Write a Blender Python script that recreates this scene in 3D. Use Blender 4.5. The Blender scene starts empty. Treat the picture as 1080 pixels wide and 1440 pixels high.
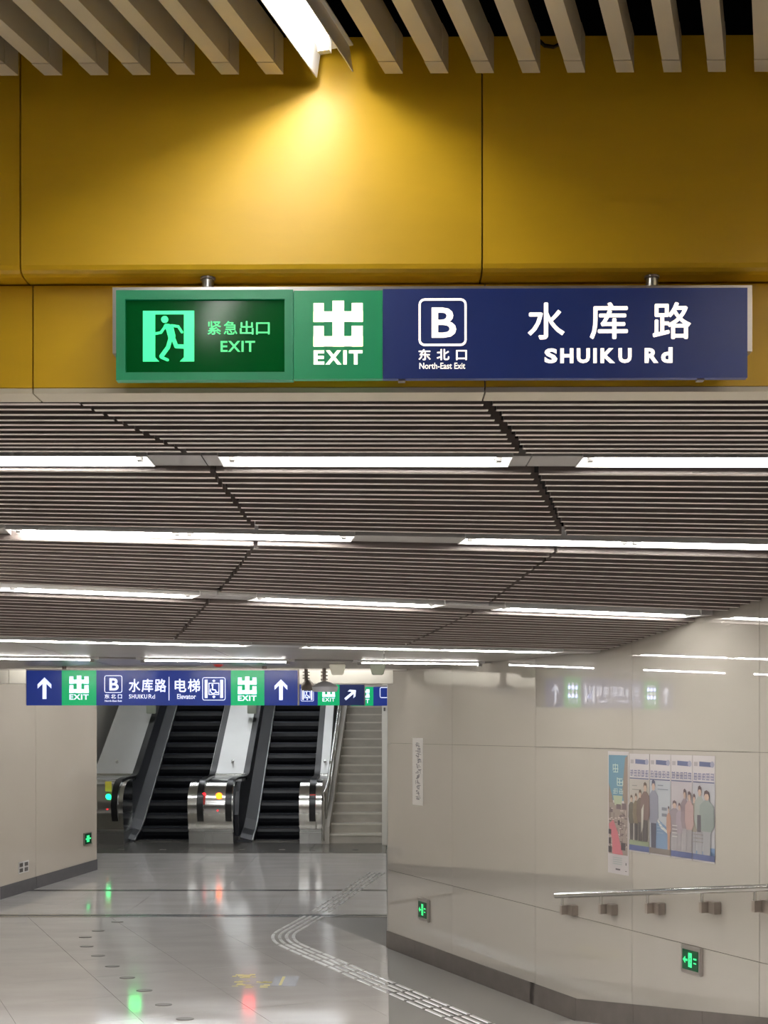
import bpy, bmesh, math, random
from mathutils import Vector, Matrix
random.seed(7)
sc = bpy.context.scene
C = sc.collection
# ---------------------------------------------------------------- camera
H, F, CX = 1025.0, 1800.0, 540.0          # eye line, focal length and centre, taking the frame as 1080 x 1440
EYE = 2.0
cam_d = bpy.data.cameras.new('camera'); cam = bpy.data.objects.new('camera', cam_d); C.objects.link(cam)
cam.location = (0, 0, EYE); cam.rotation_euler = (math.radians(90), 0, 0)
cam_d.sensor_fit = 'HORIZONTAL'; cam_d.sensor_width = 36; cam_d.lens = F / 1080 * 36
cam_d.shift_y = (H - 720) / 1080.0
cam_d.clip_start = 0.05; cam_d.clip_end = 100
sc.camera = cam
# ---------------------------------------------------------------- world, exposure
w = bpy.data.worlds.new('world'); sc.world = w; w.use_nodes = True
w.node_tree.nodes['Background'].inputs[0].default_value = (0.9, 0.92, 1, 1)
w.node_tree.nodes['Background'].inputs[1].default_value = 0.02
sc.view_settings.view_transform = 'Standard'; sc.view_settings.look = 'None'
sc.view_settings.exposure = 0.0; sc.view_settings.gamma = 1; sc.view_settings.use_curve_mapping = False
TUBE_NEAR, TUBE_ROWS, TUBE_FAR = 74.0, 54.0, 48.0

# ---------------------------------------------------------------- materials
def lin(c):
    return tuple((x/255/12.92 if x/255 <= .04045 else ((x/255+.055)/1.055)**2.4) for x in c) + (1,)
def mat(name, rgb, rough=.5, metal=0, emit=0, noise=0, nscale=(3, 3, 3), bump=0, bscale=40, coat=0, ecol=None, rvar=0, ior=1.5):
    m = bpy.data.materials.new(name); m.use_nodes = True
    nt = m.node_tree; b = nt.nodes['Principled BSDF']
    b.inputs['Base Color'].default_value = lin(rgb)
    b.inputs['Roughness'].default_value = rough; b.inputs['Metallic'].default_value = metal
    b.inputs['IOR'].default_value = ior; b.inputs['Coat Weight'].default_value = coat; b.inputs['Coat Roughness'].default_value = .03
    if emit:
        b.inputs['Emission Color'].default_value = lin(ecol or rgb); b.inputs['Emission Strength'].default_value = emit
    tc = nt.nodes.new('ShaderNodeTexCoord'); geo = nt.nodes.new('ShaderNodeNewGeometry')
    if noise:
        mp = nt.nodes.new('ShaderNodeMapping'); mp.inputs['Scale'].default_value = nscale
        n = nt.nodes.new('ShaderNodeTexNoise'); n.inputs['Scale'].default_value = 1; n.inputs['Detail'].default_value = 5
        nt.links.new(geo.outputs['Position'], mp.inputs[0]); nt.links.new(mp.outputs[0], n.inputs['Vector'])
        r = nt.nodes.new('ShaderNodeMapRange'); r.inputs['From Min'].default_value = .3; r.inputs['From Max'].default_value = .7
        r.inputs['To Min'].default_value = 1-noise; r.inputs['To Max'].default_value = 1+noise
        nt.links.new(n.outputs['Fac'], r.inputs[0])
        hs = nt.nodes.new('ShaderNodeHueSaturation'); hs.inputs['Color'].default_value = lin(rgb)
        nt.links.new(r.outputs[0], hs.inputs['Value']); nt.links.new(hs.outputs[0], b.inputs['Base Color'])
        if rvar:
            r2 = nt.nodes.new('ShaderNodeMapRange'); r2.inputs['From Min'].default_value = .3; r2.inputs['From Max'].default_value = .7
            r2.inputs['To Min'].default_value = rough; r2.inputs['To Max'].default_value = rough+rvar
            nt.links.new(n.outputs['Fac'], r2.inputs[0]); nt.links.new(r2.outputs[0], b.inputs['Roughness'])
    if bump:
        n2 = nt.nodes.new('ShaderNodeTexNoise'); n2.inputs['Scale'].default_value = bscale; n2.inputs['Detail'].default_value = 3
        bp = nt.nodes.new('ShaderNodeBump'); bp.inputs['Strength'].default_value = bump; bp.inputs['Distance'].default_value = .01
        nt.links.new(geo.outputs['Position'], n2.inputs['Vector'])
        nt.links.new(n2.outputs['Fac'], bp.inputs['Height']); nt.links.new(bp.outputs[0], b.inputs['Normal'])
    return m
M_ = {}
def defm(k, *a, **kw): M_[k] = mat(k, *a, **kw)
defm('yellow_panel', (217, 172, 24), .42, noise=.06, nscale=(2.5, 2.5, 7), bump=.03, bscale=25)
defm('beam_edge', (214, 204, 182), .35, noise=.03)
defm('near_slat', (212, 200, 176), .45, noise=.05, nscale=(6, 6, 6))
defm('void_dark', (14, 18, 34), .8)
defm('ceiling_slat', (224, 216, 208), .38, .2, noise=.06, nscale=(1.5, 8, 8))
defm('slat_side_shade', (112, 102, 98), .5)
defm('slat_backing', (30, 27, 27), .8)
defm('plate_grey', (168, 166, 164), .35, .3)
defm('ceiling_sheet', (130, 126, 120), .42, 0, noise=.05, nscale=(1, 4, 4))
defm('white_paint', (226, 222, 212), .4)
defm('trough_white', (240, 240, 240), .3)
defm('tube', (255, 255, 255), .3, emit=TUBE_ROWS, ecol=(255, 252, 245))
defm('tube_near', (255, 255, 255), .3, emit=TUBE_NEAR, ecol=(255, 252, 246))
defm('tube_well', (255, 255, 255), .3, emit=22, ecol=(245, 250, 255))
defm('tube_fascia_added', (255, 255, 255), .3, emit=16, ecol=(255, 252, 245))
defm('tube_far', (255, 255, 255), .3, emit=TUBE_FAR, ecol=(245, 250, 255))
defm('wall_enamel', (174, 168, 160), .012, noise=.02, nscale=(1, 1, 1), ior=3.2, bump=.0004, bscale=2)
defm('wall_enamel_left', (206, 194, 178), .05, noise=.02, nscale=(1, 1, 1), ior=1.8, bump=.004, bscale=3)
defm('wall_core', (96, 92, 86), .8)
defm('wall_plain', (186, 180, 172), .6)
defm('baseboard_stone', (96, 90, 86), .25, noise=.07, nscale=(9, 9, 9))
defm('baseboard_left', (88, 86, 88), .25, noise=.05, nscale=(9, 9, 9))
defm('floor_stone', (200, 195, 192), .06, noise=.06, nscale=(1.3, 3.5, 1), ior=1.7, bump=.0035, bscale=5, rvar=.05)
defm('grout', (120, 116, 112), .6)
defm('joint_steel', (196, 196, 196), .2, 1)
defm('dark_rubber', (52, 50, 50), .6)
defm('tactile_steel', (214, 212, 210), .28, .55)
defm('stud_dark', (96, 90, 86), .5)
defm('landing_metal', (140, 136, 130), .25, .75, noise=.05, nscale=(3, 12, 1))
defm('steel', (205, 204, 200), .16, 1, noise=.03, nscale=(2, 2, 2))
defm('steel_brushed', (178, 178, 176), .3, .95, noise=.04, nscale=(2, 2, 2))
defm('deck_steel', (214, 214, 212), .34, .75, noise=.03, nscale=(2, 2, 2))
defm('steel_dark', (132, 122, 114), .35, .3)
defm('esc_step', (16, 18, 26), .4, .2, noise=.15, nscale=(2, 2, 20))
defm('esc_riser', (8, 10, 16), .4, .1)
defm('esc_panel', (17, 19, 28), .38, 0)
defm('handrail_black', (10, 10, 12), .28)
defm('skirt', (48, 52, 62), .35, .4)
defm('stair_stone', (182, 175, 162), .45, noise=.08, nscale=(4, 8, 8))
defm('stair_nosing', (214, 208, 196), .35)
defm('stair_wall', (176, 170, 160), .2)
defm('alu', (176, 170, 166), .3, .8)
defm('sign_navy', (20, 36, 88), .34, emit=.35)
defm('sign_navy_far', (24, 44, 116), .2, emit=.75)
defm('sign_green', (6, 116, 72), .34, emit=.45)
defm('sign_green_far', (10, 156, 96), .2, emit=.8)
defm('exit_frame', (4, 112, 72), .4, emit=.3)
defm('exit_glass', (2, 62, 22), .12, emit=.5, ior=1.2)
defm('glow_green', (60, 240, 150), .3, emit=1.0)
defm('glow_green_text', (70, 205, 125), .3, emit=.8)
defm('sign_white', (255, 244, 228), .3, emit=1.15)
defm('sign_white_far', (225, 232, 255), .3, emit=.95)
defm('wall_exit_green', (6, 70, 40), .2, emit=.12)
defm('wall_exit_glow', (60, 240, 140), .3, emit=.9)
defm('led_green', (20, 255, 140), .3, emit=5)
defm('led_orange', (255, 110, 20), .3, emit=6)
defm('led_red', (255, 30, 40), .3, emit=3)
defm('board_green', (0, 255, 110), .3, emit=9)
defm('board_red', (255, 10, 40), .3, emit=9)
defm('red_label', (190, 50, 40), .4)
defm('yellow_label', (214, 196, 70), .5)
defm('tape_yellow', (206, 194, 130), .6)
defm('decal_dark', (118, 116, 120), .4)
defm('paper', (214, 210, 206), .3)
defm('ink', (120, 116, 120), .6)
defm('dome_grey', (205, 206, 214), .3)
defm('box_white', (222, 220, 205), .4)
defm('box_grey', (140, 146, 130), .4)

# ---------------------------------------------------------------- mesh builder
def ident(u, v, w): return Vector((u, v, w))
class B:
    def __init__(s, M=ident): s.v = []; s.f = []; s.M = M
    def add(s, vs, fs):
        n = len(s.v); s.v += [s.M(*p) for p in vs]; s.f += [tuple(i+n for i in f) for f in fs]; return s
    def box(s, a0, a1, b0, b1, c0, c1):
        return s.add([(a0,b0,c0),(a1,b0,c0),(a1,b1,c0),(a0,b1,c0),(a0,b0,c1),(a1,b0,c1),(a1,b1,c1),(a0,b1,c1)],
                     [(0,3,2,1),(4,5,6,7),(0,1,5,4),(1,2,6,5),(2,3,7,6),(3,0,4,7)])
    def prism(s, poly, w0, w1):
        n = len(poly)
        return s.add([(p[0], p[1], w0) for p in poly]+[(p[0], p[1], w1) for p in poly],
                     [tuple(range(n-1, -1, -1)), tuple(range(n, 2*n))]+[(i, (i+1) % n, n+(i+1) % n, n+i) for i in range(n)])
    def disc(s, u, v, r, w0, w1, n=16, rv=None):
        return s.prism([(u+r*math.cos(2*math.pi*i/n), v+(rv or r)*math.sin(2*math.pi*i/n)) for i in range(n)], w0, w1)
    def stroke(s, pts, wd, w0, w1, closed=False, caps=True):
        k = len(pts)
        for i in range(k if closed else k-1):
            a = Vector(pts[i]); b = Vector(pts[(i+1) % k]); d = b-a
            if d.length < 1e-9: continue
            d.normalize(); n = Vector((-d.y, d.x))*wd/2
            s.prism([tuple(a-n), tuple(b-n), tuple(b+n), tuple(a+n)], w0, w1)
        if caps:
            for p in pts: s.disc(p[0], p[1], wd/2, w0, w1, 10)
        return s
    def ring(s, pts, r, n=10, cap=True, rz=None):
        # tube along a 3-D polyline
        base = len(s.v); pts = [Vector(p) for p in pts]; vs = []; fs = []
        for i, p in enumerate(pts):
            t = (pts[min(i+1, len(pts)-1)]-pts[max(i-1, 0)]).normalized()
            up = Vector((0, 0, 1)) if abs(t.z) < .9 else Vector((1, 0, 0))
            a = t.cross(up).normalized(); b = a.cross(t).normalized()
            ri = r[i] if isinstance(r, (list, tuple)) else r
            for j in range(n):
                q = 2*math.pi*j/n; vs.append(tuple(p+a*ri*math.cos(q)+b*(rz or ri)*math.sin(q)))
        for i in range(len(pts)-1):
            for j in range(n):
                fs.append((i*n+j, i*n+(j+1) % n, (i+1)*n+(j+1) % n, (i+1)*n+j))
        if cap: fs += [tuple(range(n-1, -1, -1)), tuple(range((len(pts)-1)*n, len(pts)*n))]
        return s.add(vs, fs)
    def strip(s, pts, rad_vec, thick_vec):
        # rectangular section swept along 3-D points: width vector a, thickness vector per point normal
        vs = []; fs = []
        for i, p in enumerate(pts):
            p = Vector(p); t = (Vector(pts[min(i+1, len(pts)-1)])-Vector(pts[max(i-1, 0)])).normalized()
            a = Vector(rad_vec); nrm = a.normalized().cross(t).normalized()*thick_vec
            vs += [tuple(p-a-nrm), tuple(p+a-nrm), tuple(p+a+nrm), tuple(p-a+nrm)]
        for i in range(len(pts)-1):
            for j in range(4): fs.append((i*4+j, i*4+(j+1) % 4, i*4+4+(j+1) % 4, i*4+4+j))
        fs += [(3,2,1,0), tuple(len(pts)*4-4+k for k in range(4))]
        return s.add(vs, fs)

WARP = [0.0]        # the near wall and its sign stand 0.6 degrees off square
def wpos(o):
    p = Vector((0, 0, 0))
    while o is not None: p += o.location; o = o.parent
    return p
def warp(p): return Vector((p[0], p[1]-WARP[0]*p[0], p[2]))
def obj(name, b, m, parent=None, smooth=False, bevel=0):
    off = wpos(parent) if parent else Vector((0, 0, 0))
    me = bpy.data.meshes.new(name)
    me.from_pydata([tuple(warp(p)-off) for p in b.v], [], b.f)
    bm = bmesh.new(); bm.from_mesh(me); bmesh.ops.recalc_face_normals(bm, faces=bm.faces)
    if bevel: bmesh.ops.bevel(bm, geom=[e for e in bm.edges], offset=bevel, segments=2, affect='EDGES')
    bm.to_mesh(me); bm.free()
    me.materials.append(M_[m] if isinstance(m, str) else m)
    o = bpy.data.objects.new(name, me); C.objects.link(o); o.parent = parent
    if smooth:
        for p in me.polygons: p.use_smooth = True
        me.set_sharp_from_angle(angle=math.radians(40))
    return o
def shade_sides(o, m2):
    # darker colour on a slat's upright faces deepens their shade; lower face pale
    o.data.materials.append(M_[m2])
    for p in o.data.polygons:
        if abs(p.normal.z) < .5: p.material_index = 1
def thing(name, label, cat, loc=(0, 0, 0), group=None):
    o = bpy.data.objects.new(name, None); C.objects.link(o); o.location = warp(loc); o.empty_display_size = .1
    o['label'] = label; o['category'] = cat
    if group: o['group'] = group
    return o
def tag(o, label, cat, group=None):
    o['label'] = label; o['category'] = cat
    if group: o['group'] = group
    return o
def struct(o): o['kind'] = 'structure'; return o
def sroot(name):
    o = bpy.data.objects.new(name, None); C.objects.link(o); o['kind'] = 'structure'; return o
def at(x, y, Y): return Vector(((x-CX)*Y/F, Y, EYE+(H-y)*Y/F))
def PX(x, Y): return (x-CX)*Y/F
def PZ(y, Y): return EYE+(H-y)*Y/F
def facing(Y, off=0.0):
    # a plane square to the corridor: u, v measured as frame pixels at the depth Y, w towards the viewer in metres
    return lambda u, v, w: Vector((PX(u, Y), Y-w, PZ(v, Y)))
def embolden(b, s, x0, x1, y0, y1, w0, w1, d=.5):
    # heavier strokes: the same glyph laid again a hair to each side
    for q, (dx, dy) in enumerate(((-d, 0), (d, 0), (0, -d), (0, d))):
        text_geo(b, s, x0+dx, x1+dx, y0+dy, y1+dy, w0, w1+.00004*(q+1))
def text_geo(b, s, x0, x1, y0, y1, w0, w1, bold=0.0, sp=1.0):
    cu = bpy.data.curves.new('t', 'FONT'); cu.body = s; cu.size = 1; cu.offset = bold if s.isascii() else 0; cu.space_character = sp; cu.resolution_u = 3
    o = bpy.data.objects.new('t', cu); C.objects.link(o)
    dg = bpy.context.evaluated_depsgraph_get(); dg.update()
    me = bpy.data.meshes.new_from_object(o.evaluated_get(dg))
    vs = [tuple(v.co) for v in me.vertices]; fs = [tuple(p.vertices) for p in me.polygons]
    bpy.data.objects.remove(o); bpy.data.curves.remove(cu); bpy.data.meshes.remove(me)
    if not vs: return
    ax = min(v[0] for v in vs); bx = max(v[0] for v in vs); ay = min(v[1] for v in vs); by = max(v[1] for v in vs)
    mp = lambda v: (x0+(v[0]-ax)/(bx-ax)*(x1-x0), y1-(v[1]-ay)/(by-ay)*(y1-y0))
    b.add([mp(v)+(w1,) for v in vs], fs)

# ================================================================ right wall frame
W0 = Vector((.033, 11.73)); WE = Vector((.4017, -.9158)); WN = Vector((-.9158, -.4017))
def WR(t, z, w=0.0):
    p = W0+WE*t+WN*w; return Vector((p.x, p.y, z))
def wt(x):      # distance along the right wall
    Y = 5.178/((x-CX)/F+.4386); return (11.73-Y)/.9158
def wz(x, y):
    Y = 5.178/((x-CX)/F+.4386); return EYE+(H-y)*Y/F
RISE = .139; T_R = 3.22                     # the ramp starts 3.22 m along the right wall
def ramp_z(t): return max(0, (t-T_R)*RISE)

# ================================================================ floor
floor = struct(obj('floor', B().box(-9, 6, -6, 22.3, -.12, -.004), 'grout'))
def clip(poly, a, b):   # keep the left side of a->b
    out = []; ax, ay = a; bx, by = b
    sd = lambda p: (bx-ax)*(p[1]-ay)-(by-ay)*(p[0]-ax)
    for i in range(len(poly)):
        p, q = poly[i], poly[(i+1) % len(poly)]; sp, sq = sd(p), sd(q)
        if sp >= 0: out.append(p)
        if sp*sq < 0:
            t = sp/(sp-sq); out.append((p[0]+(q[0]-p[0])*t, p[1]+(q[1]-p[1])*t))
    return out
def tiles(zone, org, e, n, size, gap=.003):
    for i in range(-16, 17):
        for j in range(-16, 17):
            q = []
            for (a, b_) in ((i, j), (i+1, j), (i+1, j+1), (i, j+1)):
                aa = a*size+(gap/2 if a == i else -gap/2); bb = b_*size+(gap/2 if b_ == j else -gap/2)
                q.append((org[0]+e[0]*aa+n[0]*bb, org[1]+e[1]*aa+n[1]*bb))
            for k in range(len(zone)):
                q = clip(q, zone[k], zone[(k+1) % len(zone)])
                if len(q) < 3: break
            if len(q) >= 3:
                ar = abs(sum(q[k][0]*q[(k+1) % len(q)][1]-q[(k+1) % len(q)][0]*q[k][1] for k in range(len(q))))/2
                if ar > .004: obj('floor_tile', B().prism(q, -.006, random.uniform(-.0004, 0)), 'floor_stone', floor)
RL = Vector((1.327, 8.78)); RLd = Vector((-.9158, -.4017))
rl = RL+RLd*6.6
zoneA = [(RL.x, RL.y), (.033, 11.73), (.033, 13.60), (-5.2, 13.60), (-5.2, 9.0), (rl.x, rl.y)]
zoneB = [(.033, 13.80), (.033, 15.78), (-5.2, 15.78), (-5.2, 13.80)]
zoneC = [(.033, 15.92), (.033, 20.58), (-5.6, 20.58), (-5.6, 15.92)]
tiles(zoneA, (-1.695, 8.845), (WE.x, WE.y), (WN.x, WN.y), .8)
tiles(zoneB, (-.4, 13.80), (1, 0), (0, 1), .8)
tiles(zoneC, (-.4, 15.92), (1, 0), (0, 1), .8)
for (a, b_) in ((13.60, 13.80), (15.78, 15.92)):
    m_ = (a+b_)/2
    obj('joint_strip', B().box(-5.2, .033, a, m_-.02, -.003, .0015), 'joint_steel', floor)
    obj('joint_seal', B().box(-5.2, .033, m_-.02, m_+.02, -.003, -.001), 'dark_rubber', floor)
    obj('joint_strip', B().box(-5.2, .033, m_+.02, b_, -.003, .0015), 'joint_steel', floor)
for (a, b_) in ((-5.6, -4.45), (-4.44, -3.3), (-3.29, -2.35), (-2.34, -1.2), (-1.19, .033)):
    obj('landing_plate', B().box(a, b_, 20.6, 22.6, -.005, .004), 'landing_metal', floor)
for x in (172, 230, 285, 340, 397, 440, 500):
    p = at(x, 1195, 21.2); obj('plate_hook', B().box(p.x-.05, p.x+.05, 21.1, 21.16, .004, .012), 'stud_dark', floor)
# the ramp that climbs towards the viewer, then the raised floor
b = B()
a1 = RL-RLd*3; a2 = RL+RLd*7.5; L = 6.0
c1 = a1+WE*L; c2 = a2+WE*L; z1 = L*RISE; d1 = c1+WE*8; d2 = c2+WE*8
pts = [(a1, 0), (a2, 0), (c2, z1), (c1, z1), (d1, z1), (d2, z1)]
V = [(p.x, p.y, z) for p, z in pts]+[(p.x, p.y, -.12) for p, z in pts]
b.add(V, [(0,1,2,3), (3,2,5,4), (7,6,9,8), (8,9,10,11), (0,6,7,1), (1,7,8,2), (2,8,11,5), (5,11,10,4), (4,10,9,3), (3,9,6,0)])
obj('ramp', b, 'floor_stone', floor)

# tactile guide path: short ribs, four abreast, bending before the joints
tac = thing('tactile_path', 'ribbed steel guide path bending across the polished floor beside the right wall', 'tactile paving', (-.95, 12.2, 0))
def path_pts():
    P = [Vector((1.02, 7.82)), Vector((-.82, 11.75))]; c = Vector((-1.0, 12.2)); Q = [Vector((-.74, 13.69)), Vector((-.08, 17.9))]
    out = [P[0], P[1]]
    for i in range(1, 8):
        t = i/8; out.append((1-t)**2*P[1]+2*t*(1-t)*Vector((-1.06, 12.28))+t*t*Vector((-.93, 12.75)))
    return out+[Vector((-.93, 12.75)), Q[0], Q[1]]
pp = path_pts(); seg = [(pp[i+1]-pp[i]).length for i in range(len(pp)-1)]; tot = sum(seg)
def along(s):
    for i, l in enumerate(seg):
        if s <= l or i == len(seg)-1:
            d = (pp[i+1]-pp[i]).normalized(); return pp[i]+d*s, d
        s -= l
s = .02
while s < tot-.3:
    for k in range(4):
        off = (k-1.5)*.066
        pts = []
        for j in range(4):
            p, d = along(s+j*.255/3); n = Vector((-d.y, d.x)); pts.append(p+n*off)
        bb = B(); vs = []; fs = []
        for j, p in enumerate(pts):
            d = (pts[min(j+1, 3)]-pts[max(j-1, 0)]).normalized(); n = Vector((-d.y, d.x))
            for (o_, z_) in ((-.017, 0), (-.011, .006), (.011, .006), (.017, 0)): vs.append((p.x+n.x*o_, p.y+n.y*o_, z_))
        for j in range(3):
            for q in range(3): fs.append((j*4+q, j*4+q+1, j*4+5+q, j*4+4+q))
        fs += [(0, 1, 2, 3), (15, 14, 13, 12)]
        if pts[0].y > 8.2 and not (13.5 < pts[0].y < 13.75): obj('rib', bb.add(vs, fs), 'tactile_steel', tac)
    s += .30
# dark floor studs in an arc
stud_lab = ['nearest the camera at the frame bottom', 'second nearest', 'third nearest', 'fourth nearest', 'fifth nearest', 'sixth nearest', 'seventh nearest, at the left bulge of the arc', 'eighth nearest', 'ninth nearest', 'farthest of the arc']
for i, (x, y) in enumerate([(260, 1433), (230, 1413), (203, 1393), (179, 1375), (158, 1359), (138, 1344), (122, 1331), (120, 1318), (138, 1309), (165, 1296.5)]):
    Y = F*2/(y-H); X = PX(x, Y)
    tag(obj('floor_stud', B().disc(X, Y, .062, 0, .004, 18, .042), 'stud_dark'), 'round dark floor stud in the arc, '+stud_lab[i], 'floor stud', 'dark studs set in an arc in the floor')
# worn floor sticker
Y = 10.3
sk = thing('floor_sticker', 'worn yellow and grey sticker on the polished floor left of the guide path', 'sticker', (PX(370, Y), Y, 0))
obj('backing', B().box(PX(383, 10.1), PX(418, 10.1), 9.95, 10.35, 0, .001), 'decal_dark', sk)
obj('stripe', B().prism([(PX(392, 10), 9.98), (PX(396, 10), 9.98), (PX(401, 10.3), 10.33), (PX(397, 10.3), 10.33)], .001, .002), 'tape_yellow', sk)
b = B()
for i in range(26):
    u = random.uniform(325, 372); yy = 1368+random.random()*20+(u-325)*.12; Yq = F*2/(yy-H)
    x0 = PX(u, Yq); l = random.uniform(.02, .07); b.box(x0, x0+l, Yq, Yq+random.uniform(.01, .05), 0, .0015)
o = obj('flakes', b, 'tape_yellow', sk); o['kind'] = 'stuff'

# ================================================================ right wall: panels, baseboard
wall_r = struct(obj('wall_right', B(WR).box(.02, 9.6, -.1, 3.3, -.14, -.022), 'wall_core'))
seams = [0, wt(636), wt(753), wt(889), wt(1068), wt(1068)+1.28, wt(1068)+2.56, wt(1068)+3.84]
zs = [-.1, .71, 1.87, 3.25]
g = .0016
for i in range(len(seams)-1):
    for j in range(3):
        a, c = seams[i]+(g if i else 0), seams[i+1]-g
        obj('wall_panel', B(WR).box(a, c, zs[j]+g, zs[j+1]-g, -.022, random.uniform(-.0006, .0006)), 'wall_enamel', wall_r)
# rounded steel end of the wall
b = B(); n = 10; R = .045
arc = [(W0+WE*(-R*math.sin(math.pi*k/(2*n)))+WN*(-R+R*math.cos(math.pi*k/(2*n)))) for k in range(n+1)]
arc += [arc[-1]+WN*-.12]
poly = [(p.x, p.y) for p in arc]+[((W0+WE*.02+WN*-.165).x, (W0+WE*.02+WN*-.165).y), ((W0+WE*0.0+WN*-.03).x, (W0+WE*0.0+WN*-.03).y)]
b.prism(poly, 0, 3.2); obj('corner_trim', b, 'steel_brushed', wall_r, smooth=True)
base_r = sroot('baseboard_right')
def bbpiece(t0, t1):
    b = B(WR); lo = .003
    vs = [(t0, ramp_z(t0)-.02, 0), (t1, ramp_z(t1)-.02, 0), (t1, ramp_z(t1)+.15, 0), (t0, ramp_z(t0)+.15, 0)]
    b.add([(a, c, lo) for a, c, _ in vs]+[(a, c, .014) for a, c, _ in vs], [(3,2,1,0), (4,5,6,7), (0,1,5,4), (1,2,6,5), (2,3,7,6), (3,0,4,7)])
    obj('baseboard_piece', b, 'baseboard_stone', base_r)
tb = [0.003, .62, 1.24, wt(753), 2.6, T_R, 3.9, 4.6, 5.3, 6.0, 6.9, 7.8, 8.7]
for i in range(len(tb)-1): bbpiece(tb[i], tb[i+1]-.002)

# handrail on the right wall
hr_t0 = wt(797)
rail = thing('handrail', 'stainless tube handrail rising along the right wall on square brackets', 'handrail', tuple(WR(hr_t0, .85)))
def rz(t): return .845+max(0, (t-hr_t0))*RISE*1.0
b = B(); rp = [WR(t, rz(t), .085) for t in [hr_t0+k*.45 for k in range(15)]]
b.ring(rp, .021, 14); obj('rail', b, 'steel', rail, smooth=True)
tlist = [wt(805), wt(860), wt(926), wt(1003), wt(1078)]
st_ = tlist[-1]-tlist[-2]
tlist += [tlist[-1]+.62, tlist[-1]+1.24]
for t in tlist:
    br = obj('bracket', B(WR).box(t-.005, t+.075, rz(t)-.135, rz(t)-.065, 0.001, .05), 'steel_dark', rail, bevel=.003)
    obj('bracket_arm', B(WR).box(t-.006, t+.02, rz(t)-.13, rz(t)-.068, .05, .098), 'steel_dark', br)
    obj('bracket_stem', B().ring([WR(t+.007, rz(t)-.09, .085), WR(t+.007, rz(t)-.012, .085)], .009, 8), 'steel', br)

# wall exit lamps
def man_strokes(b, ox, oy, sx, sy, w0, w1, k=1.0):
    q = lambda pts: [(ox+x*sx, oy+y*sy) for x, y in pts]
    wd = abs(sx)
    b.disc(ox+42.6*sx, oy+17*sy, 7*wd, w0, w1, 16, 7*abs(sy))
    b.stroke(q([(46, 31), (54, 33), (58, 50)]), 11*k*wd, w0, w1)
    b.stroke(q([(50, 32), (56, 54)]), 12*k*wd, w0, w1)
    b.stroke(q([(45, 29), (35, 43), (24, 45)]), 5*k*wd, w0, w1)
    b.stroke(q([(56, 29), (69, 31), (76, 42)]), 5*k*wd, w0, w1)
    b.stroke(q([(54, 54), (49, 72), (36, 90)]), 8*k*wd, w0, w1)
    b.stroke(q([(59, 54), (65, 70), (86, 71)]), 8*k*wd, w0, w1)
def exit_lamp(tc, zc, wdt, hgt, lab, arrow=True):
    r = thing('exit_lamp', lab, 'exit sign', tuple(WR(tc, zc)), 'small green exit lamps low on the walls')
    obj('frame', B(WR).box(tc-wdt/2, tc+wdt/2, zc-hgt/2, zc+hgt/2, .001, .022), 'alu', r, bevel=.004)
    w2, h2 = wdt*.39, hgt*.36
    f = obj('face', B(WR).box(tc-w2, tc+w2, zc-h2, zc+h2, .0215, .025), 'wall_exit_green', r)
    b = B(WR); u = lambda x: tc-w2+x*2*w2; v = lambda y: zc+h2-y*2*h2
    b.stroke([(u(.10), v(.52)), (u(.34), v(.52))], .012, .0252, .026, caps=False)
    b.prism([(u(.05), v(.52)), (u(.2), v(.34)), (u(.2), v(.70))], .0252, .026)
    b.box(u(.40), u(.62), v(.85), v(.14), .0252, .026)
    b.box(u(.72), u(.92), v(.44), v(.36), .0252, .026); b.box(u(.74), u(.90), v(.64), v(.58), .0252, .026)
    obj('symbol', b, 'wall_exit_glow', f)
    b = B(WR); man_strokes(b, u(.42), v(.2), w2*2*.18/100, -h2*2*.6/100, .026, .0265, 1.2)
    obj('running_figure', b, 'wall_exit_green', f)
exit_lamp(wt(597.5), .446, .20, .19, 'small green exit lamp low on the right wall near its far end')
exit_lamp(wt(975), .626, .19, .165, 'small green exit lamp in a steel frame below the handrail')

# paper notice
nt_ = thing('paper_notice', 'tall white paper notice with a column of writing, at the far end of right wall', 'notice', tuple(WR(wt(587), 1.63)))
t0, t1 = wt(580.5), wt(595); obj('sheet', B(WR).box(t0, t1, 1.337, 1.92, .001, .003), 'paper', nt_)
b = B(WR); random.seed(3); zc = 1.88
for i in range(11):
    for j in range(5):
        u0 = t0+.06+random.uniform(0, .06); b.box(u0, u0+random.uniform(.02, .07), zc-random.uniform(.004, .008), zc, .003, .0034)
        zc -= .0078
    u0 = t0+.06+random.uniform(0, .1); b.box(u0, u0+.008, zc, zc+.034, .003, .0034)
    zc -= .007
o = obj('writing', b, 'ink', nt_); o['kind'] = 'stuff'

# posters
def colmat(rgb):
    k = 'c%d_%d_%d' % rgb
    if k not in M_: defm(k, tuple(int(.72*a_+.28*g_) for a_, g_ in zip(rgb, (122, 118, 116))), .22)
    return k
def poster(px0, px1, z0, z1, lab, layers, grp=None, name='poster'):
    t0, t1 = wt(px0), wt(px1); r = thing(name, lab, 'poster', tuple(WR((t0+t1)/2, (z0+z1)/2)), grp)
    obj('sheet', B(WR).box(t0, t1, z0, z1, .001, .003), colmat((196, 190, 192)), r)
    w = .003
    for nm, col, shapes in layers:
        b = B(lambda u, v, q, t0=t0, t1=t1: WR(t0+u*(t1-t0), z1-v*(z1-z0), q))
        for sh in shapes: b.prism(sh, w, w+.0003)
        o_ = obj(nm, b, colmat(col), r); w += .0003
        if nm in ('crowd', 'banners', 'lettering', 'headline', 'small_text', 'caption'): o_['kind'] = 'stuff'
def R_(a, b, c, d): return [(a, b), (c, b), (c, d), (a, d)]
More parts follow.
